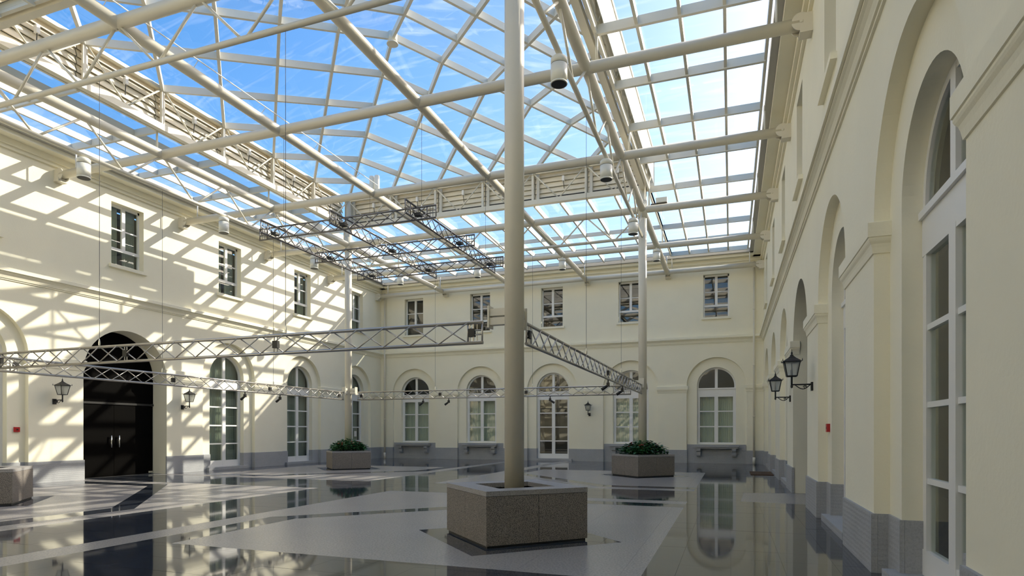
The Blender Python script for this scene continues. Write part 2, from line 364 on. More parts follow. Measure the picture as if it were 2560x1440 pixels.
def openings(bays): return [(c - (1.5 if t == 'gate' else RO), c + (1.5 if t == 'gate' else RO), t) for c, t in bays]
trim_n = [0]
def trim(label):
    trim_n[0] += 1; return empty('trim_%d' % trim_n[0], (0, 0, 0), kind='structure', label=label)
for side, T, s0, s1, bays in (('left', T_left, YF, YB, bays_side), ('right', T_right, YF, YB, bays_side), ('back', T_back, XL, XR, bays_back)):
    # plinth stones
    bb = empty('baseboard_' + side, (0, 0, 0), kind='structure', label='tooled bluestone plinth along the %s wall' % side)
    ops = openings(bays); ends = [s0] + [v for o in ops for v in o[:2]] + [s1]
    st = lambda a, b, d0, d1, z=0.63: part('stone', MB().box((a, d0, 0), (b, d1, z), T), M['bluestone'], bb)
    for i in range(0, len(ends), 2):
        a, b = ends[i], ends[i + 1]
        if b - a > 2.2:
            m_ = (a + b) / 2; st(a - 0.02, m_ - 0.004, -0.03, 0.03); st(m_ + 0.004, b + 0.02, -0.03, 0.03)
        else: st(a - (0.02 if i else 0), b + (0.02 if i < len(ends) - 2 else 0), -0.03, 0.03)
    for (a, b, t) in ops:
        c = (a + b) / 2
        if t == 'gate': continue
        for sg, e, n_ in ((1, a, c - RI), (-1, b, c + RI)):
            lo, hi = sorted((e - sg * 0.02, e + sg * 0.022)); st(lo, hi, D1, -0.032)
            if t == 'door':
                lo, hi = sorted((e + sg * 0.024, n_ + sg * 0.02)); st(lo, hi, D1 - 0.02, D1 + 0.022)
                lo, hi = sorted((n_ - sg * 0.02, n_ + sg * 0.02)); st(lo, hi, D2, D1 - 0.022)
        if t == 'win': st(a + 0.024, b - 0.024, D1 - 0.02, D1 + 0.05, 0.90)
    # imposts
    im = trim('moulded imposts at the arch springings of the %s wall' % side)
    for i in range(0, len(ends), 2):
        a, b = ends[i], ends[i + 1]; g = MB()
        prof = [(0.0, 3.40), (0.014, 3.405), (0.020, 3.44), (0.024, 3.465), (0.034, 3.50), (0.050, 3.525), (0.058, 3.545), (0.058, 3.565), (0.070, 3.57), (0.070, 3.72), (0.0, 3.745)]
        ring = [[T(a - (p if i else 0), D1, z), T(a - (p if i else 0), p, z), T(b + (p if i < len(ends) - 2 else 0), p, z), T(b + (p if i < len(ends) - 2 else 0), D1, z)] for p, z in prof]
        for r0, r1 in zip(ring, ring[1:]):
            for k in range(3): g.quad(r0[k], r0[k + 1], r1[k + 1], r1[k])
        part('impost', g, M['plaster'], im)
    # string course
    sc = trim('moulded string course along the %s wall' % side)
    for prof in ([(0, 5.745), (0.03, 5.75), (0.03, 5.785), (0.055, 5.79), (0.06, 5.815), (0.08, 5.87), (0.115, 5.91), (0.145, 5.93), (0.145, 5.96), (0, 5.96)], [(0, 5.96), (0.185, 5.962), (0.185, 6.06), (0.16, 6.075), (0, 6.10)]):
        g = MB()
        for (p0, z0), (p1, z1) in zip(prof, prof[1:]): g.quad(T(s0, p0, z0), T(s1, p0, z0), T(s1, p1, z1), T(s0, p1, z1))
        part('moulding', g, M['plaster'], sc)
    co = trim('projecting eaves cornice of the %s wall' % side)
    for z0, z1, p in ((9.42, 9.52, 0.07), (9.52, 9.68, 0.15), (9.68, 9.84, 0.46)):
        part('moulding', MB().box((s0, -0.02, z0), (s1, p, z1), T), M['plaster'], co)
    part('gutter', MB().box((s0, 0.40, 9.80), (s1, 0.62, 9.99), T), M['gutter'], co)
    part('fascia', MB().box((s0, -0.3, 9.84), (s1, 0.46, 9.98), T), M['gutter'], co)

# ------------------------------------------------------------------ windows
win_n = [0]; door_n = [0]
def arch_window(T, c, typ, label):
    cnt = door_n if typ == 'door' else win_n; cnt[0] += 1
    w = empty(('door_%d' if typ == 'door' else 'window_%d') % cnt[0], T(c, D2, 0), kind='structure', label=label)
    zb = 0.92 if typ == 'win' else 0.10
    r = RI; fi = 0.075; d0, d1 = D2 - 0.04, D2 + 0.03
    fr = MB(); o = outline(c, r, zb, ZS); i_ = outline(c, r - fi, zb, ZS)
    strip(fr, T, o, d1, i_, d1); strip(fr, T, i_, d1, i_, d0); strip(fr, T, o, d0, i_, d0); strip(fr, T, o, d0, o, d1)
    fr.box((c - r, d0, zb), (c + r, d1 + 0.01, zb + (0.08 if typ == 'win' else 0.26)), T)
    part('frame', fr, M['white'], w)
    ft = MB().box((c - r + 0.02, d0, 3.20), (c + r - 0.02, d1 + 0.012, 3.62), T)
    ft.box((c - r + 0.02, d0, 3.56), (c + r - 0.02, d1 + 0.045, 3.63), T)
    part('transom', ft, M['white'], w)
    part('mullion', MB().box((c - 0.085, d0, zb + 0.05), (c + 0.085, d1 + 0.016, 3.25), T), M['white'], w)
    part('mullion', MB().box((c - 0.065, d0, 3.6), (c + 0.065, d1 + 0.01, ZS + r - 0.04), T), M['white'], w)
    rows = [zb + (0.10 if typ == 'win' else 0.26)] + ([] if typ == 'win' else [1.03]) + [1.76, 2.50, 3.22]
    x0, x1 = r - 0.05, 0.06
    for sg in (-1, 1):
        a, b = sorted((c + sg * x1, c + sg * x0))
        sa, sb = sorted((c + sg * (r - 0.135), c + sg * (r - 0.05)))
        part('stile', MB().box((sa, d0, zb + 0.05), (sb, d1 + 0.008, 3.25), T), M['white'], w)
        for k in range(len(rows) - 1):
            if k: part('glazing_bar', MB().box((a, d0 + 0.01, rows[k] - 0.027), (b, d1 - 0.002, rows[k] + 0.027), T), M['white'], w)
            part('pane', MB().box((a, D2 - 0.008, rows[k]), (b, D2, rows[k + 1]), T), M['winglass'], w)
        arc = [(c + sg * 0.03, 3.6)] + [(c + sg * (0.03 + (r - 0.06) * math.cos(PI / 2 * j / 10)), ZS - 0.0 + (r - 0.06) * math.sin(PI / 2 * j / 10)) for j in range(11)]
        arc.insert(1, (arc[1][0], 3.6))
        p0 = [Vector(T(s, D2 - 0.008, z)) for s, z in arc]; e = Vector(T(0, 0.008, 0)) - Vector(T(0, 0, 0))
        part('pane', MB().prism(p0, e), M['winglass'], w)
    if typ == 'door': part('threshold', MB().box((c - 1.05, D2 - 0.05, 0), (c + 1.05, D1 + 0.14, 0.11), T), M['bluestone'], w)
    return w
def upper_window(T, c, label):
    win_n[0] += 1
    w = empty('window_%d' % win_n[0], T(c, UD, UZ0), kind='structure', label=label)
    a, b = c - UW, c + UW; d0, d1 = UD - 0.04, UD + 0.03; f = 0.06
    fr = MB(); fr.box((a, d0, UZ0), (a + f, d1, UZ1), T); fr.box((b - f, d0, UZ0), (b, d1, UZ1), T)
    fr.box((a, d0, UZ0), (b, d1, UZ0 + f), T); fr.box((a, d0, UZ1 - 0.08), (b, d1, UZ1), T)
    part('frame', fr, M['white'], w)
    part('transom', MB().box((a, d0, 7.52), (b, d1 + 0.02, 7.62), T), M['white'], w)
    part('mullion', MB().box((c - 0.06, d0, 7.55), (c + 0.06, d1 + 0.01, UZ1), T), M['white'], w)
    for sg in (-1, 1):
        e0, e1 = sorted((c + sg * 0.04, c + sg * (UW - 0.04)))
        part('glazing_bar', MB().box((e0, d0 + 0.01, 8.22), (e1, d1, 8.26), T), M['white'], w)
        for z0, z1 in ((7.60, 8.24), (8.24, UZ1 - 0.05)): part('pane', MB().box((e0, UD - 0.008, z0), (e1, UD, z1), T), M['winglass'], w)
    part('pane', MB().box((a + 0.04, UD - 0.008, UZ0 + 0.04), (b - 0.04, UD, 7.55), T), M['winglass'], w)
    part('sill', MB().box((a - 0.09, UD, UZ0 - 0.09), (b + 0.09, 0.09, UZ0 + 0.012), T), M['plaster'], w)
    return w
def curtain(T, c, hw, z0, z1, d, label, open_=0.0):
    m_ = MB(); n = 72; pts = []
    for i in range(n + 1):
        s = c - hw + 2 * hw * i / n
        pts.append((s, d + 0.022 * math.sin(i * 1.75) + 0.008 * math.sin(i * 0.7)))
    for i in range(n):
        if open_ and abs(pts[i][0] - c) < open_: continue
        (s0, q0), (s1, q1) = pts[i], pts[i + 1]; m_.quad(T(s0, q0, z0), T(s1, q1, z0), T(s1, q1, z1), T(s0, q0, z1))
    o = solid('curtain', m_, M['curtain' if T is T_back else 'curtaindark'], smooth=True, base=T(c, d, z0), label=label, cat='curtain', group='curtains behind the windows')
    return o
PLACE_B = ['next to the left corner', 'second from the left corner', 'in the middle', 'second from the right corner', 'next to the right corner']
for i, (c, t) in enumerate(bays_back):
    arch_window(T_back, c, t, 'arched white %s %s of the facing wall' % ('glazed door' if t == 'door' else 'window', PLACE_B[i]))
    upper_window(T_back, c, 'small white upper window %s of the facing wall' % PLACE_B[i])
    if t == 'win': curtain(T_back, c, 0.95, 0.9, 3.25, -0.62, 'pale curtain in the arched window %s, facing wall' % PLACE_B[i])
PLACE_S = {0: 'beside the viewer', 1: 'nearest the viewer', 2: 'just in front of the gateway', 3: 'over the gateway', 4: 'just beyond the gateway', 5: 'two bays beyond the gateway', 6: 'next to the far corner'}
for nm, T in (('sunlit left', T_left), ('shaded right', T_right)):
    for k, (c, t) in enumerate(bays_side):
        if k < (2 if T is T_left else 1): continue
        if t != 'gate':
            arch_window(T, c, 'door', 'arched white glazed door %s on the %s wall' % (PLACE_S[k], nm))
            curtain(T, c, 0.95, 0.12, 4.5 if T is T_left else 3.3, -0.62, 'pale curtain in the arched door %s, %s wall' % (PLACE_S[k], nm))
        upper_window(T, c, 'small white upper window %s on the %s wall' % (PLACE_S[k], nm))
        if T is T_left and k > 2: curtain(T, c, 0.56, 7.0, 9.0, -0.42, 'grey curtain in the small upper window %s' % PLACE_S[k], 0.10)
# gateway doors
for nm, T in (('sunlit left', T_left), ('shaded right', T_right)):
    door_n[0] += 1; c = 15.0
    d = empty('door_%d' % door_n[0], T(c, -0.68, 0), kind='structure', label='black double door in the arched gateway of the %s wall' % nm)
    for sg in (-1, 1):
        a, b = sorted((c + sg * 0.006, c + sg * 1.47))
        lf = part('leaf', MB().box((a, -0.70, 0.02), (b, -0.65, 2.42), T), M['blackdoor'], d)
        h = MB(); hs = c + sg * 0.14
        h.cyl(T(hs, -0.58, 0.98), T(hs, -0.58, 1.38), 0.022); h.cyl(T(hs, -0.66, 1.05), T(hs, -0.58, 1.05), 0.012); h.cyl(T(hs, -0.66, 1.31), T(hs, -0.58, 1.31), 0.012)
        part('handle', h, M['chrome'], lf, smooth=True, label='polished steel pull handle')
        fx0, fx1 = sorted((c + sg * 1.30, c + sg * 1.47)); part('hinge_plate', MB().box((fx0, -0.655, 0.03), (fx1, -0.64, 0.10), T), M['chrome'], lf)
    part('transom_rail', MB().box((c - 1.49, -0.70, 2.43), (c + 1.49, -0.62, 2.50), T), M['black'], d)
    o = outline(c, 1.49, 2.51, 3.38); e = Vector(T(0, 0.05, 0)) - Vector(T(0, 0, 0))
    part('lunette', MB().prism([Vector(T(s, -0.70, z)) for s, z in o], e), M['blackdoor'], d)

# ------------------------------------------------------------------ steel columns
COLS = [((-2.95, 8.35), 'tall cream steel column rising from the nearest planter'), ((-2.88, 21.5), 'cream steel column in the flower planter before the facing wall'),
        ((-14.86, 21.5), 'cream steel column in the flower planter near the left corner'), ((-14.86, 8.35), 'cream steel column in the planter at the left edge')]
for (cx, cy), lab in COLS:
    c = empty('steel_column', (cx, cy, 0.5), label=lab, cat='column', group='columns carrying the glass roof')
    part('shaft', MB().cyl((cx, cy, 0.5), (cx, cy, 11.0), 0.142, 40), M['steel'], c, smooth=True)
    part('collar', MB().cyl((cx, cy, 8.9), (cx, cy, 9.5), 0.158, 32), M['steel'], c, smooth=True)
    ix = 1 if cx < CX else -1; iy = 1 if cy < CY else -1
    for ax, sg in (('x', ix), ('y', iy)):
        m_ = MB(); p = MB()
        if ax == 'x':
            for z in (3.06, 3.19): m_.box((min(cx + sg * 0.10, cx + sg * 0.36), cy - 0.06, z), (max(cx + sg * 0.10, cx + sg * 0.36), cy + 0.06, z + 0.105))
            p.box((min(cx + sg * 0.36, cx + sg * 0.385), cy - 0.09, 3.02), (max(cx + sg * 0.36, cx + sg * 0.385), cy + 0.09, 3.34))
        else:
            for z in (3.06, 3.19): m_.box((cx - 0.06, min(cy + sg * 0.10, cy + sg * 0.30), z), (cx + 0.06, max(cy + sg * 0.10, cy + sg * 0.30), z + 0.105))
            p.box((cx - 0.09, min(cy + sg * 0.30, cy + sg * 0.325), 3.02), (cx + 0.09, max(cy + sg * 0.30, cy + sg * 0.325), 3.34))
        part('truss_arm', m_, M['steel'], c); part('arm_plate', p, M['steel'], c)

# ------------------------------------------------------------------ roof tubes
ORD = ['first', 'second', 'third', 'fourth', 'fifth', 'sixth']
def web_truss(par, fixed, axis, a, b, n, zlo, zhi, posts):
    P = (lambda t, z: (t, fixed, z)) if axis == 'x' else (lambda t, z: (fixed, t, z))
    part('lower_chord', MB().cyl(P(a, zlo), P(b, zlo), 0.052, 14), M['steel'], par, smooth=True)
    st = (b - a) / n
    for i in range(n):
        t0 = a + i * st
        for u, v in ((t0 + 0.06, t0 + st / 2 - 0.04), (t0 + st - 0.06, t0 + st / 2 + 0.04)):
            part('web', MB().cyl(P(u, zhi), P(v, zlo), 0.026, 8), M['steel'], par, smooth=True)
def bracket(par, p, d):
    p = Vector(p); d = Vector(d); m_ = MB()
    s = d.cross(Vector((0, 0, 1))); q = MB(); c = p - d * 0.20
    for k in (-1, 1): part('pin_plate', MB().cyl(c + s * (k * 0.085), c + s * (k * 0.115), 0.165, 28), M['steel'], par, smooth=True)
    part('pin', MB().cyl(c - s * 0.13, c + s * 0.13, 0.03, 12), M['steel'], par, smooth=True)
    m_.prism([p - s * 0.12 + Vector((0, 0, -0.16)), p + s * 0.12 + Vector((0, 0, -0.16)), p + s * 0.12 - d * 0.16 + Vector((0, 0, -0.16)), p - s * 0.12 - d * 0.16 + Vector((0, 0, -0.16))], (0, 0, 0.30)); part('wall_shoe', m_, M['steel'], par)
    a = p - s * 0.13 + Vector((0, 0, -0.22)); pts = [a, a + s * 0.26, a + s * 0.26 - d * 0.22, a - d * 0.22]
    q.prism(pts, (0, 0, 0.10)); part('wall_bracket', q, M['steel'], par)
YT = [3.97] + GY
TUBE_L = ['passing over the viewer', 'over the nearest column', 'just beyond the nearest column', 'in the middle of the courtyard', 'over the two far columns', 'between the far columns and the facing wall', 'close along the facing wall']
for i, y in enumerate(YT):
    o = empty('roof_tube', (CX, y, ZT), label='long cream roof tube spanning across, ' + TUBE_L[i], cat='roof beam', group='steel tubes spanning across under the roof')
    part('tube', MB().cyl((XL + 0.1, y, ZT), (XR - 0.1, y, ZT), 0.118, 28), M['steel'], o, smooth=True)
    bracket(o, (XL, y, ZT), (-1, 0, 0)); bracket(o, (XR, y, ZT), (1, 0, 0))
    for x in (XL + 0.78, XR - 0.62): part('hanger_rod', MB().cyl((x, y, ZT + 0.1), (x, y, 9.95), 0.022, 8), M['white'], o, smooth=True)
    for x in (X0 - 0.2, X1 + 0.22):
        part('strut', MB().cyl((x, y, ZT + 0.1), (x, y, 9.95), 0.028, 8), M['steel'], o, smooth=True)
    if y in (Y0, Y1): web_truss(o, y, 'x', X0, X1, 6, 8.25, ZT - 0.08, None)
LONG_L = ['over the left columns', 'left of the middle of the courtyard', 'right of the middle of the courtyard', 'over the right columns']
for i, x in enumerate(GX):
    o = empty('roof_tube', (x, CY, ZT), label='long cream roof tube running lengthwise, ' + LONG_L[i], cat='roof beam', group='steel tubes running lengthwise under the roof')
    part('tube', MB().cyl((x, YF, ZT), (x, YB - 0.08, ZT), 0.118, 28), M['steel'], o, smooth=True)
    bracket(o, (x, YB, ZT), (0, 1, 0))
    part('hanger_rod', MB().cyl((x, YB - 0.8, ZT + 0.1), (x, YB - 0.8, 9.95), 0.022, 8), M['white'], o, smooth=True)
    if i in (0, 3): web_truss(o, x, 'y', Y0, Y1, 6, 8.25, ZT - 0.08, None)
    if i == 1:
        part('conduit', MB().cyl((x + 0.22, 7.0, ZT + 0.2), (x + 0.22, 17.0, ZT + 0.2), 0.012, 8), M['white'], o)
        for y in range(8, 17, 2): part('conduit_clip', MB().cyl((x + 0.08, y, ZT + 0.06), (x + 0.22, y, ZT + 0.2), 0.008, 6), M['white'], o)

# ------------------------------------------------------------------ flat glass roofs round the lantern
GZ = 10.06
def flat_roof(label, xs, ys, heavy_x):
    o = empty('flat_glass_roof', ((xs[0] + xs[-1]) / 2, (ys[0] + ys[-1]) / 2, 9.9), label=label, cat='glass roof', group='flat glass roofs around the raised lantern')
    for y in ys: part('rafter', MB().bar((xs[0], y, GZ - 0.012), (xs[-1], y, GZ - 0.012), 0.075, 0.20 if heavy_x else 0.15), M['bar'], o)
    for x in xs: part('glazing_bar', MB().bar((x, ys[0], GZ - 0.013), (x, ys[-1], GZ - 0.013), 0.065, 0.17 if heavy_x else 0.20), M['bar'], o)
    cache = {}
    for i in range(len(xs) - 1):
        for j in range(len(ys) - 1):
            k = (round(xs[i + 1] - xs[i], 3), round(ys[j + 1] - ys[j], 3))
            if k not in cache: cache[k] = mesh_of('pane', MB().box((0.005, 0.005, 0), (k[0] - 0.005, k[1] - 0.005, 0.015)), M['roofglass'])
            inst('pane', cache[k], o, (xs[i], ys[j], GZ))
    return o
lin = lambda a, b, n: [a + (b - a) * i / n for i in range(n + 1)]
XI0, XI1 = X0 - 0.2, X1 + 0.2
YI0, YI1 = Y0 - 0.2, Y1 + 0.2
XE0, XE1, YE1 = XL + 0.60, XR - 0.70, YB - 0.85
yy = [YF, 1.78, 3.97, 6.16, YI0, 10.54, 12.73, 14.92, 17.11, 19.31, YI1, 23.7, 25.9, 28.07, YE1]
flat_roof('flat glass roof along the right wall, whitened by the sun', lin(XI1, XE1, 4), yy, True)
flat_roof('flat glass roof along the left wall, deep blue sky behind', lin(XE0, XI0, 4), yy, True)
flat_roof('flat glass roof in front of the facing wall', [XI0] + lin(X0, X1, 12)[1:-1] + [XI1], [YI1, 23.7, 25.9, 28.07, YE1], False)
flat_roof('flat glass roof above the viewer', [XI0] + lin(X0, X1, 12)[1:-1] + [XI1], [YF, 1.78, 3.97, 6.16, YI0], False)

# ------------------------------------------------------------------ clerestory round the lantern
def clerestory(label, axis, fixed, a, b, out):
    ex = 1.0 if axis == 'x' else 0.0
    P = (lambda t, z, off=0.0: (t, fixed + out * off, z)) if axis == 'x' else (lambda t, z, off=0.0: (fixed + out * off, t, z))
    o = empty('lantern_clerestory', P((a + b) / 2, 9.9), label=label, cat='clerestory', group='louvred sides of the raised lantern')
    def bx(name, t0, t1, z0, z1, o0, o1, m):
        p, q = P(t0, z0, o0), P(t1, z1, o1)
        return part(name, MB().box(tuple(min(u, v) for u, v in zip(p, q)), tuple(max(u, v) for u, v in zip(p, q))), m, o)
    bx('bottom_beam', a, b, 9.86, 10.03, -0.06, 0.10, M['steel']); bx('sill_beam', a - 0.22 * ex, b + 0.22 * ex, 9.96, 10.10, 0.13, 0.24, M['steel'])
    bx('top_rail', a, b, 10.98, 11.06, -0.04, 0.06, M['steel']); bx('top_cap', a - 0.3 * ex, b + 0.3 * ex, 11.08, 11.17, 0.12, 0.40, M['louver']); bx('back_sheet', a - 0.36 * ex, b + 0.36 * ex, 10.08, 11.10, 0.36, 0.375, M['sheet'])
    n = 6; st = (b - a) / n
    for i in range(n + 1):
        t = a + st * i
        bx('post', t - 0.04, t + 0.04, 9.9, 11.02, -0.03, 0.03, M['steel'])
        bx('louver_post', t + 0.10, t + 0.20, 10.1, 11.1, 0.14, 0.22, M['bar'])
    for i in range(n):
        t = a + st * i
        for u, v in ((t + 0.05, t + st / 2 - 0.03), (t + st - 0.05, t + st / 2 + 0.03)):
            part('diagonal', MB().cyl(P(u, 10.98, -0.02), P(v, 10.02, -0.02), 0.024, 8), M['steel'], o, smooth=True)
        for k in range(5):
            z = 10.16 + k * 0.19; q = MB()
            pts = [P(t + 0.02, z, 0.26), P(t + 0.02, z + 0.185, 0.325), P(t + 0.02, z + 0.19, 0.305), P(t + 0.02, z + 0.005, 0.24)]
            q.prism(pts, Vector(P(t + st - 0.02, z, 0)) - Vector(P(t + 0.02, z, 0))); part('louver_slat', q, M['louver'], o)
        part('weather_strip', MB().cyl(P(t + 0.22, 10.15, 0.18), P(t + st - 0.02, 10.15, 0.18), 0.022, 8), M['wire'], o)
        tm = t + st / 2 + 0.12
        v = bx('vent_motor', tm - 0.04, tm + 0.04, 10.66, 10.84, 0.10, 0.20, M['white'])
        part('chain_rod', MB().cyl(P(tm, 10.66, 0.15), P(tm + 0.02, 10.40, 0.2), 0.012, 6), M['wire'], v)
clerestory('louvred lantern side over the left columns', 'y', X0, Y0, Y1, -1)
clerestory('louvred lantern side over the right columns', 'y', X1, Y0, Y1, 1)
clerestory('louvred lantern side facing the viewer', 'x', Y1, X0, X1, 1)
clerestory('louvred lantern side nearest the viewer', 'x', Y0, X0, X1, -1)

# ------------------------------------------------------------------ pyramid glass roof of the lantern
ZE, ZA = 11.14, 12.62
gr = empty('pyramid_glass_roof', ((X0 + X1) / 2, (Y0 + Y1) / 2, ZE), label='pyramid glass roof with a diagonal lattice over the courtyard', cat='glass roof')
def node(i, j, dz=0.0):
    p, q = i / 12.0, j / 12.0
    return Vector((X0 + (X1 - X0) * p, Y0 + (Y1 - Y0) * q, ZE + (ZA - ZE) * 2 * min(p, 1 - p, q, 1 - q) + dz))
for i in range(12):
    for j in range(13):
        if (i + j) % 2: continue
        for dj in (1, -1):
            if 0 <= j + dj <= 12:
                part('glazing_bar', MB().bar(node(i, j, -0.012), node(i + 1, j + dj, -0.012), 0.078, 0.19), M['bar'], gr)
for i in range(13):
    for j in range(13):
        if (i + j) % 2 == 0: continue
        c = [(i - 1, j), (i, j - 1), (i + 1, j), (i, j + 1)]
        c = [(min(max(u, 0), 12), min(max(v, 0), 12)) for u, v in c]
        c = [x for n_, x in enumerate(c) if 0 <= x[0] <= 12 and x != c[n_ - 1]]
        pts = [node(u, v) for u, v in c]
        ok = [p for n_, p in enumerate(pts)]
        if len(ok) >= 3: part('pane', MB().prism(ok, (0, 0, 0.015)), M['roofglass'], gr)
hb = node(6, 6); part('hub', MB().cyl(hb + Vector((0, 0, -0.30)), hb + Vector((0, 0, -0.01)), 0.13, 20), M['bar'], gr, smooth=True)
part('hub_cap', MB().cyl(hb + Vector((0, 0, -0.33)), hb + Vector((0, 0, -0.30)), 0.16, 20), M['bar'], gr, smooth=True)

# ------------------------------------------------------------------ granite planters
PLAB = ['square granite planter nearest the viewer, turned corner forward', 'square granite planter with greenery before the facing wall',
        'square granite planter with greenery near the left corner', 'square granite planter cut by the left edge of the view']
HD = 1.075; PH = 0.735
def planter(cx, cy, lab):
    o = empty('granite_planter', (cx, cy, 0), label=lab, cat='planter', group='granite planters round the columns')
    cor = lambda h: [Vector((cx, cy - h, 0)), Vector((cx + h, cy, 0)), Vector((cx, cy + h, 0)), Vector((cx - h, cy, 0))]
    A, B, C_, D_ = cor(HD), cor(HD - 0.13), cor(HD + 0.006), cor(HD - 0.46)
    for k in range(4):
        a0, a1, b0, b1 = A[k], A[(k + 1) % 4], B[k], B[(k + 1) % 4]
        for u, v in ((0.0, 0.498), (0.502, 1.0)):
            z0, z1 = Vector((0, 0, 0.03)), Vector((0, 0, PH - 0.07))
            pts = [a0.lerp(a1, u) + z0, a0.lerp(a1, v) + z0, b0.lerp(b1, v) + z0, b0.lerp(b1, u) + z0]
            part('side_slab', MB().prism(pts, (0, 0, PH - 0.10)), M['granite'], o)
        c0, c1, d0, d1 = C_[k], C_[(k + 1) % 4], D_[k], D_[(k + 1) % 4]
        zz = Vector((0, 0, PH - 0.065)); part('rim_slab', MB().prism([c0 + zz, c1 + zz, d1 + zz, d0 + zz], (0, 0, 0.065)), M['graniterim'], o)
    F = cor(HD - 0.03); part('foot', MB().prism(F, (0, 0, 0.03)), M['black'], o)
    G = [p + Vector((0, 0, 0.5)) for p in cor(HD - 0.42)]; part('soil', MB().prism(G, (0, 0, 0.06)), M['soil'], o)
    return o
for (cx, cy), lab in zip(PL, PLAB): planter(cx, cy, lab)
def greenery(cx, cy, lab):
    o = empty('flowering_plant', (cx, cy, 0.55), label=lab, cat='plant', group='greenery in the far planters')
    f = MB(); r = random.Random(int(abs(cx) * 10))
    for n in range(1500):
        while True:
            x, y = r.uniform(-0.85, 0.85), r.uniform(-0.85, 0.85)
            if 0.12 < math.hypot(x, y) and abs(x) + abs(y) < 0.92: break
        e = 1 - (abs(x) + abs(y)) / 0.95
        z = 0.70 + (0.10 + 0.46 * e ** 0.6) * r.random() ** 0.6
        c = Vector((cx + x, cy + y, z)); t = r.uniform(0, 2 * PI); L = r.uniform(0.10, 0.20)
        d = Vector((math.cos(t), math.sin(t), r.uniform(-0.3, 0.8))).normalized(); s = d.cross(Vector((0, 0, 1))).normalized() * L * 0.28
        dn = Vector((0, 0, -0.012))
        f.add([c, c + d * L * 0.5 + s, c + d * L + dn * 2, c + d * L * 0.5 - s, c + d * L * 0.5 + dn], [(0, 1, 4), (1, 2, 4), (2, 3, 4), (3, 0, 4)])
    part('foliage', f, M['leaf'], o, kind='stuff')
    for dx, dy in ((0, -0.3), (0.35, 0), (-0.35, 0)): part('stem', MB().cyl((cx + dx, cy + dy, 0.56), (cx + dx, cy + dy, 0.85), 0.02, 6), M['soil'], o)
    for n in range(26):
        g = r.choice(((-0.36, -0.12), (0.38, -0.2), (0.02, -0.5), (0.42, 0.15)))
        p = (cx + g[0] + r.uniform(-0.1, 0.1), cy + g[1] + r.uniform(-0.1, 0.1), 0.92 + r.uniform(0, 0.22))
        part('blossom', MB().lathe([(0.0, -0.02), (0.028, 0.0), (0.034, 0.015), (0.012, 0.02), (0.0, 0.012)], p, 7), M['flower' if r.random() < 0.85 else 'flowerw'], o)
greenery(-2.88, 21.5, 'bushy green plants with red blossom in the planter before the facing wall')
greenery(-14.86, 21.5, 'bushy green plants with red blossom in the planter near the left corner')

# ------------------------------------------------------------------ lighting trusses
def truss(lab, p0, p1, ztop, h, cell, group, boxes=(), chord=0.026, under=False, extra=None):
    al = M['alu'] if extra is None else M[extra]
    p0 = Vector((*p0, ztop)); p1 = Vector((*p1, ztop)); d = (p1 - p0); L = d.length; d.normalize(); n = d.cross(Vector((0, 0, 1)))
    o = empty('lighting_truss', tuple((p0 + p1) / 2), label=lab, cat='truss', group=group)
    dz = Vector((0, 0, -h)); e = Vector((0, 0, -0.03))
    part('top_chord', MB().cyl(p0, p1, chord, 12), al, o, smooth=True)
    part('bottom_chord', MB().cyl(p0 + dz, p1 + dz, chord, 12), al, o, smooth=True)
    ed = 0.24
    k = max(2, round((L - 2 * ed) / cell)); st = (L - 2 * ed) / k
    for i in range(k):
        a, b = ed + i * st, ed + (i + 1) * st
        part('brace', MB().cyl(p0 + d * a + dz + n * 0.018, p0 + d * b + n * 0.018, 0.0105, 8), al, o, smooth=True)
        part('brace', MB().cyl(p0 + d * a - n * 0.018, p0 + d * b + dz - n * 0.018, 0.0105, 8), al, o, smooth=True)
    for q in (0.012, ed, L - ed, L - 0.012): part('end_post', MB().cyl(p0 + d * q, p0 + d * q + dz, 0.014, 8), al, o, smooth=True)
    for a, b in ((0.012, ed), (L - ed, L - 0.012)):
        for z in (0.38, 0.60): part('end_rung', MB().cyl(p0 + d * a + dz * z, p0 + d * b + dz * z, 0.010, 8), al, o, smooth=True)
        for q in (0.35, 0.65): part('end_bar', MB().cyl(p0 + d * (a + (b - a) * q), p0 + d * (a + (b - a) * q) + dz, 0.007, 6), al, o)
    for t in boxes:
        if under:
            c = p0 + d * t + dz * 0.86 + n * 0.15; q = MB().box(tuple(c - Vector((0.075, 0.075, 0.03))), tuple(c + Vector((0.075, 0.075, 0.03))))
            part('connector_box', q, M['black'], o, label='flat black connector box')
            part('box_arm', MB().cyl(c, p0 + d * t + dz * 0.6, 0.012, 6), M['black'], o)
        else:
            c = p0 + d * t + dz * 0.5; w = d * 0.052
            pts = [c - w - n * 0.03 + Vector((0, 0, -0.06)), c + w - n * 0.03 + Vector((0, 0, -0.06)), c + w + n * 0.03 + Vector((0, 0, -0.06)), c - w + n * 0.03 + Vector((0, 0, -0.06))]
            part('connector_box', MB().prism(pts, (0, 0, 0.12)), M['black'], o, label='small black connector box')
            part('box_post', MB().cyl(p0 + d * (t + 0.03), p0 + d * (t + 0.03) + dz, 0.01, 6).cyl(p0 + d * (t - 0.03), p0 + d * (t - 0.03) + dz, 0.01, 6), al, o)
    return o
RG = 'lighting trusses slung between the columns'
HT = 0.30
truss('silver lattice truss crossing left from the nearest column', (X0 + 0.40, Y0), (-3.44, Y0), 3.12, HT, 0.47, RG, (0.25, 3.8, 7.26, 10.84))
truss('silver lattice truss receding from the nearest column to the far right column', (X1, Y0 + 0.33), (X1, Y1 - 0.20), 3.12, HT, 0.47, RG, (0.13, 6.5))
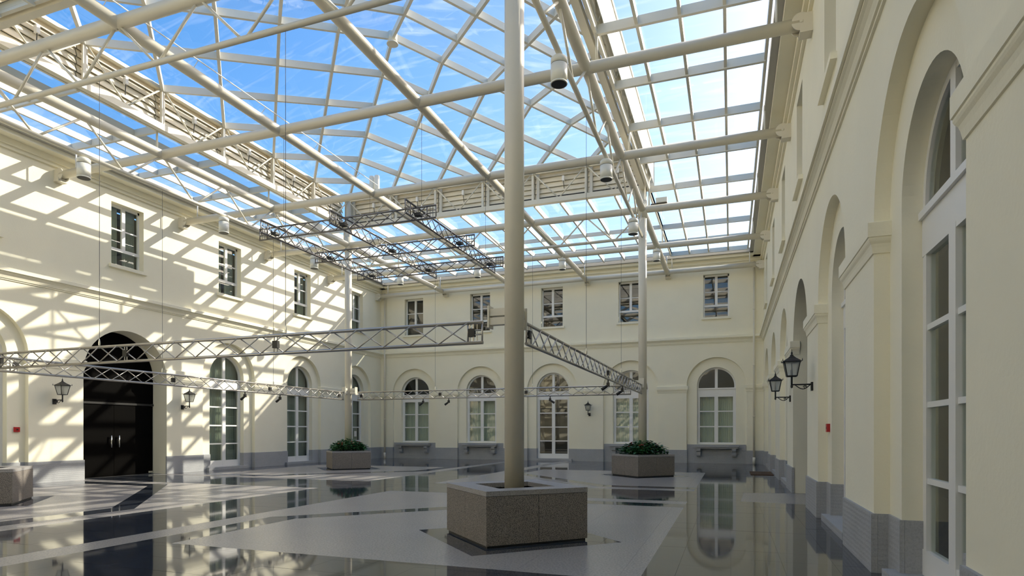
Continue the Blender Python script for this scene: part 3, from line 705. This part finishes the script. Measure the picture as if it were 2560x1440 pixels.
truss('silver lattice truss along the left wall, catching the sun', (X0, Y0 + 0.33), (X0, Y1 - 0.33), 3.12, HT, 0.47, RG, (0.35, 4.4, 8.27, 12.2))
truss('silver lattice truss along the facing wall between the far columns', (X0 + 0.45, Y1), (X1 - 0.40, Y1), 3.12, HT, 0.47, RG, (0.18, 3.75, 7.28))
GG = 'lighting truss grid hung high in the courtyard'
for k, (x, w) in enumerate(((-10.9, 'left'), (-8.88, 'middle'), (-6.87, 'right'))):
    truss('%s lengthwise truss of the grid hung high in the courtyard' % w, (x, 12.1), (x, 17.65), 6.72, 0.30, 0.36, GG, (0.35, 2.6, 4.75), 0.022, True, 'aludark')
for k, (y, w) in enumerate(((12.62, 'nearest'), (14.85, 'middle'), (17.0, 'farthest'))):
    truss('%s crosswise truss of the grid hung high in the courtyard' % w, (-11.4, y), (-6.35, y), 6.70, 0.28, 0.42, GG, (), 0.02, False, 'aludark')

# ------------------------------------------------------------------ suspension cables
def cable(x, y, z0, z1, lab):
    o = empty('suspension_cable', (x, y, z0), label=lab, cat='cable', group='wire ropes holding the trusses')
    part('rope', MB().cyl((x, y, z0 + 0.12), (x, y, z1), 0.0042, 6), M['wire'], o)
    part('shackle', MB().lathe([(0.004, 0), (0.018, 0.015), (0.018, 0.07), (0.010, 0.12), (0.004, 0.14)], (x, y, z0), 8), M['chrome'], o)
for x, w in ((-11.35, 'over the gateway side'), (-7.0, 'right of the middle')): cable(x, Y0, 3.14, 8.2, 'wire rope holding the near crossing truss ' + w)
for y, w in ((12.73, 'nearer'), (17.11, 'farther')):
    cable(X0, y, 3.14, 8.2, 'the %s wire rope holding the truss along the left wall' % w); cable(X1, y, 3.14, 8.2, 'the %s wire rope holding the truss to the far right column' % w)
for x, w in ((-10.87, 'left'), (-6.88, 'right')):
    cable(x, Y1, 3.14, 8.2, 'the %s wire rope holding the truss along the facing wall' % w)
    for y, v in ((12.9, 'nearer'), (16.9, 'farther')): cable(x, y, 6.74, 9.1, 'the %s wire rope at the %s truss of the high grid' % (v, w))

# ------------------------------------------------------------------ white cylinder lamps
def cyl_lamp(x, y, ztop, hang, lab):
    o = empty('cylinder_lamp', (x, y, ztop), label=lab, cat='lamp', group='white cylinder lamps under the roof')
    h, r = 0.47, 0.148
    part('housing', MB().lathe([(r, -h), (r, -0.145)], (x, y, ztop), 36), M['lampwhite'], o, smooth=True)
    part('cap', MB().lathe([(r, -0.135), (r, -0.03), (r - 0.03, 0.0), (0.03, 0.0)], (x, y, ztop), 36), M['lampwhite'], o, smooth=True)
    part('seam', MB().lathe([(r - 0.008, -0.15), (r - 0.008, -0.13)], (x, y, ztop), 30), M['wire'], o, smooth=True)
    part('rim', MB().lathe([(r + 0.003, -h - 0.012), (r + 0.003, -h + 0.012)], (x, y, ztop), 36), M['lampwhite'], o, smooth=True)
    part('mouth_disc', MB().lathe([(r - 0.012, -h - 0.016), (r - 0.02, -h - 0.013)], (x, y, ztop), 30), M['black'], o, label='black disc for the shaded lamp mouth')  # flat disc, the shade inside the hollow lamp put into its colour
    part('hanger', MB().box((x - 0.03, y - 0.03, ztop - 0.01), (x + 0.03, y + 0.03, ztop + hang)), M['lampwhite'], o)
for y, w in ((10.54, 'nearest'), (14.92, 'middle'), (19.31, 'farthest')):
    cyl_lamp(X1, y, 8.17, 0.03, '%s white cylinder lamp on the right hand roof truss' % w); cyl_lamp(X0, y, 8.17, 0.03, '%s white cylinder lamp on the left hand roof truss' % w)
for x, w in zip(GX, ('leftmost', 'second from left', 'third from left', 'rightmost')):
    cyl_lamp(x, 25.72, 9.02, 0.10, '%s of the small white cylinder lamps towards the facing wall' % w)

# ------------------------------------------------------------------ wall lanterns
def lantern(T, s, z, lab):
    o = empty('wall_lantern', T(s, 0, z), label=lab, cat='lantern', group='black iron wall lanterns')
    L = 0.36; P = lambda a, d, h: T(s + a, d, z + h)
    part('wall_plate', MB().box((s - 0.05, 0.0, z - 0.09), (s + 0.05, 0.035, z + 0.07), T), M['black'], o)
    a = MB(); a.cyl(P(0, 0.02, 0.03), P(0, L, 0.03), 0.014, 8); a.cyl(P(0, L, 0.0), P(0, L, 0.19), 0.018, 10); a.lathe([(0.0, -0.04), (0.022, -0.02), (0.022, 0.02), (0.0, 0.03)], P(0, L, 0.0), 8)
    part('arm', a, M['black'], o, smooth=True)
    sc = MB(); pr = None
    for i in range(25):
        t = i / 24; ang = PI * 1.15 * t; q = P(0, 0.05 + 0.25 * t, 0.02 - 0.085 * math.sin(PI * t) ** 1.0 * (1 - 0.25 * t))
        if pr: sc.cyl(pr, q, 0.009, 6)
        pr = q
    pr = None
    for i in range(19):
        ang = i / 18 * 3.2 * PI; rr = 0.036 * (1 - i / 24); q = P(0, 0.13 + rr * math.cos(ang), -0.02 + rr * math.sin(ang))
        if pr: sc.cyl(pr, q, 0.007, 6)
        pr = q
    part('scroll', sc, M['black'], o, smooth=True)
    b, t_ = 0.085, 0.135; z0, z1 = 0.19, 0.46
    ring = lambda h, w: [P(u * w, L + v * w, h) for u, v in ((-1, -1), (1, -1), (1, 1), (-1, 1))]
    lo, hi = ring(z0, b), ring(z1, t_)
    fr = MB()
    for k in range(4):
        fr.cyl(lo[k], hi[k], 0.010, 6); fr.cyl(lo[k], lo[(k + 1) % 4], 0.010, 6); fr.cyl(hi[k], hi[(k + 1) % 4], 0.013, 6)
    part('cage', fr, M['black'], o)
    for k in range(4): part('pane', MB().quad(lo[k], lo[(k + 1) % 4], hi[(k + 1) % 4], hi[k]), M['lanternglass'], o)
    part('burner', MB().cyl(P(0, L, z0 - 0.01), P(0, L, z0 + 0.13), 0.02, 10).cyl(P(0, L, z0 + 0.13), P(0, L, z0 + 0.25), 0.007, 8), M['black'], o, smooth=True)
    r0, r1, r2 = ring(z1, t_ + 0.03), ring(z1 + 0.07, 0.07), ring(z1 + 0.11, 0.03)
    rf = MB()
    for A_, B_ in ((r0, r1), (r1, r2)):
        for k in range(4): rf.quad(A_[k], A_[(k + 1) % 4], B_[(k + 1) % 4], B_[k])
    rf.add(r0, [(0, 1, 2, 3)]); rf.add(r2, [(0, 1, 2, 3)])
    part('roof', rf, M['black'], o)
    part('finial', MB().lathe([(0.028, 0), (0.034, 0.02), (0.014, 0.035), (0.020, 0.06), (0.006, 0.09), (0.004, 0.125), (0.0, 0.13)], P(0, L, z1 + 0.105), 10), M['black'], o, smooth=True)
    for k in range(4): part('corner_spike', MB().cyl(r0[k], tuple(Vector(r0[k]) + Vector((0, 0, 0.05))), 0.010, 6, 0.003), M['black'], o)
lantern(T_left, 12.62, 2.42, 'black iron wall lantern left of the black gateway'); lantern(T_left, 17.15, 2.42, 'black iron wall lantern right of the black gateway')
lantern(T_right, 12.62, 2.36, 'larger looking black iron wall lantern on the shaded right wall'); lantern(T_right, 17.1, 2.36, 'farther black iron wall lantern on the shaded right wall')
lantern(T_back, -6.80, 2.40, 'black iron wall lantern right of the middle door of the facing wall')

# ------------------------------------------------------------------ spotlights on the trusses
def spot(x, y, z, ax, lab):
    o = empty('spotlight', (x, y, z), label=lab, cat='spotlight', group='small black spotlights under the trusses')
    u = Vector((math.cos(ax), math.sin(ax), 0)); c = Vector((x, y, z))
    part('clamp', MB().cyl(c, c - Vector((0, 0, 0.10)), 0.018, 8).box((x - 0.035, y - 0.035, z - 0.17), (x + 0.035, y + 0.035, z - 0.07)), M['black'], o)
    b = c + Vector((0, 0, -0.15)); part('barrel', MB().cyl(b + u * 0.02, b + u * 0.16 - Vector((0, 0, 0.09)), 0.032, 14, 0.042), M['black'], o, smooth=True)
    part('lens', MB().cyl(b + u * 0.158 - Vector((0, 0, 0.089)), b + u * 0.163 - Vector((0, 0, 0.092)), 0.036, 14), M['chrome'], o)
zb = 3.12 - HT - 0.02
spot(X0, 15.8, zb, PI, 'small black spotlight under the left truss, in front of an arched door'); spot(X0, 17.44, zb, PI, 'small black spotlight under the left truss, farther from the viewer')
spot(-11.4, Y1, zb, PI, 'left black spotlight under the truss along the facing wall'); spot(-10.29, Y1, zb, PI, 'second black spotlight under the truss along the facing wall')
spot(-6.21, Y1, zb, 0, 'black spotlight under the truss before the middle door'); spot(X1, 15.17, zb, PI, 'nearer black spotlight under the truss to the far right column'); spot(X1, 17.3, zb, PI, 'farther black spotlight under the truss to the far right column')
fl = empty('floodlight', (-2.2, Y1, 9.34), label='white box floodlight standing on the tube beside the right columns', cat='floodlight')
part('housing', MB().box((-2.42, Y1 - 0.1, 9.36), (-2.05, Y1 + 0.1, 9.52)), M['lampwhite'], fl); part('foot', MB().box((-2.6, Y1 - 0.03, 9.31), (-2.05, Y1 + 0.03, 9.36)), M['wire'], fl)
tw = empty('twin_spotlight', (GX[1], GY[2], 9.3), label='pair of white upright spotlights on the tube crossing, left of the near column', cat='spotlight')
for dx in (-0.09, 0.10): part('can', MB().lathe([(0.075, 0.0), (0.085, 0.05), (0.085, 0.46), (0.07, 0.48)], (GX[1] + dx, GY[2] + 0.05, 9.31), 18), M['lampwhite'], tw, smooth=True)

# ------------------------------------------------------------------ stone shelves under the back windows, pipes, small things
for i, w in ((0, 'next to the left corner'), (1, 'second from the left corner'), (3, 'behind the flower planter'), (4, 'next to the right corner')):
    c = BC[i]; o = empty('stone_shelf', T_back(c, 0, 0.82), label='bluestone shelf on two consoles under the window ' + w, cat='shelf', group='bluestone shelves under the facing windows')
    g = MB().box((c - 1.02, D1 + 0.05, 0.78), (c + 1.02, 0.24, 0.88), T_back).box((c - 0.98, D1 + 0.05, 0.71), (c + 0.98, 0.19, 0.78), T_back)
    part('slab', g, M['bluestone'], o)
    for sg in (-1, 1):
        k = MB(); x = c + sg * 0.80; pts = [(0.18, 0.71), (0.18, 0.60), (0.11, 0.54), (0.10, 0.40), (0.06, 0.33), (D1 + 0.05, 0.33), (D1 + 0.05, 0.71)]
        k.prism([Vector(T_back(x - 0.09, d, z)) for d, z in pts], Vector((0.18, 0, 0))); part('console', k, M['bluestone'], o)
for x, w in ((-18.72, 'left'), (1.02, 'right')):
    o = empty('downpipe', (x, YB - 0.09, 0), label='thin cream downpipe in the %s corner of the facing wall' % w, cat='pipe', group='downpipes in the far corners')
    part('pipe', MB().cyl((x, YB - 0.16, 0.05), (x, YB - 0.16, 9.45), 0.05, 14), M['steel'], o, smooth=True)
    part('shoe', MB().cyl((x, YB - 0.16, 0.0), (x, YB - 0.16, 0.32), 0.066, 14), M['bar'], o, smooth=True)
    for z in (2.2, 4.6, 7.2): part('clip', MB().cyl((x, YB - 0.16, z), (x, YB - 0.16, z + 0.05), 0.06, 14), M['steel'], o, smooth=True)
for T, nm in ((T_left, 'sunlit left'), (T_right, 'shaded right')):
    s = 10.55 + 1.13; o = empty('fire_call_point', T(s, D1, 1.57), label='small red fire call point in the recess on the %s wall' % nm, cat='fire alarm', group='red fire call points')
    part('box', MB().box((s - 0.07, D1, 1.50), (s + 0.07, D1 + 0.05, 1.64), T), M['red'], o)
    part('glass_plate', MB().box((s - 0.025, D1 + 0.05, 1.55), (s + 0.025, D1 + 0.054, 1.59), T), M['black'], o)
dm = MB().box((0.66, 22.95, 0.001), (1.40, 24.75, 0.018)); solid('door_mat', dm, M['mat'], base=(1.0, 23.8, 0), label='brown coir door mat at the far end of the right wall', cat='mat')
nt_ = MB().box((28.35 + 0.28, D2 + 0.002, 1.25), (28.35 + 0.50, D2 + 0.004, 1.55), T_left)
solid('notice', nt_, M['paper'], base=T_left(28.35, D2, 1.25), label='white paper notice stuck on the glass door in the left corner', cat='notice')
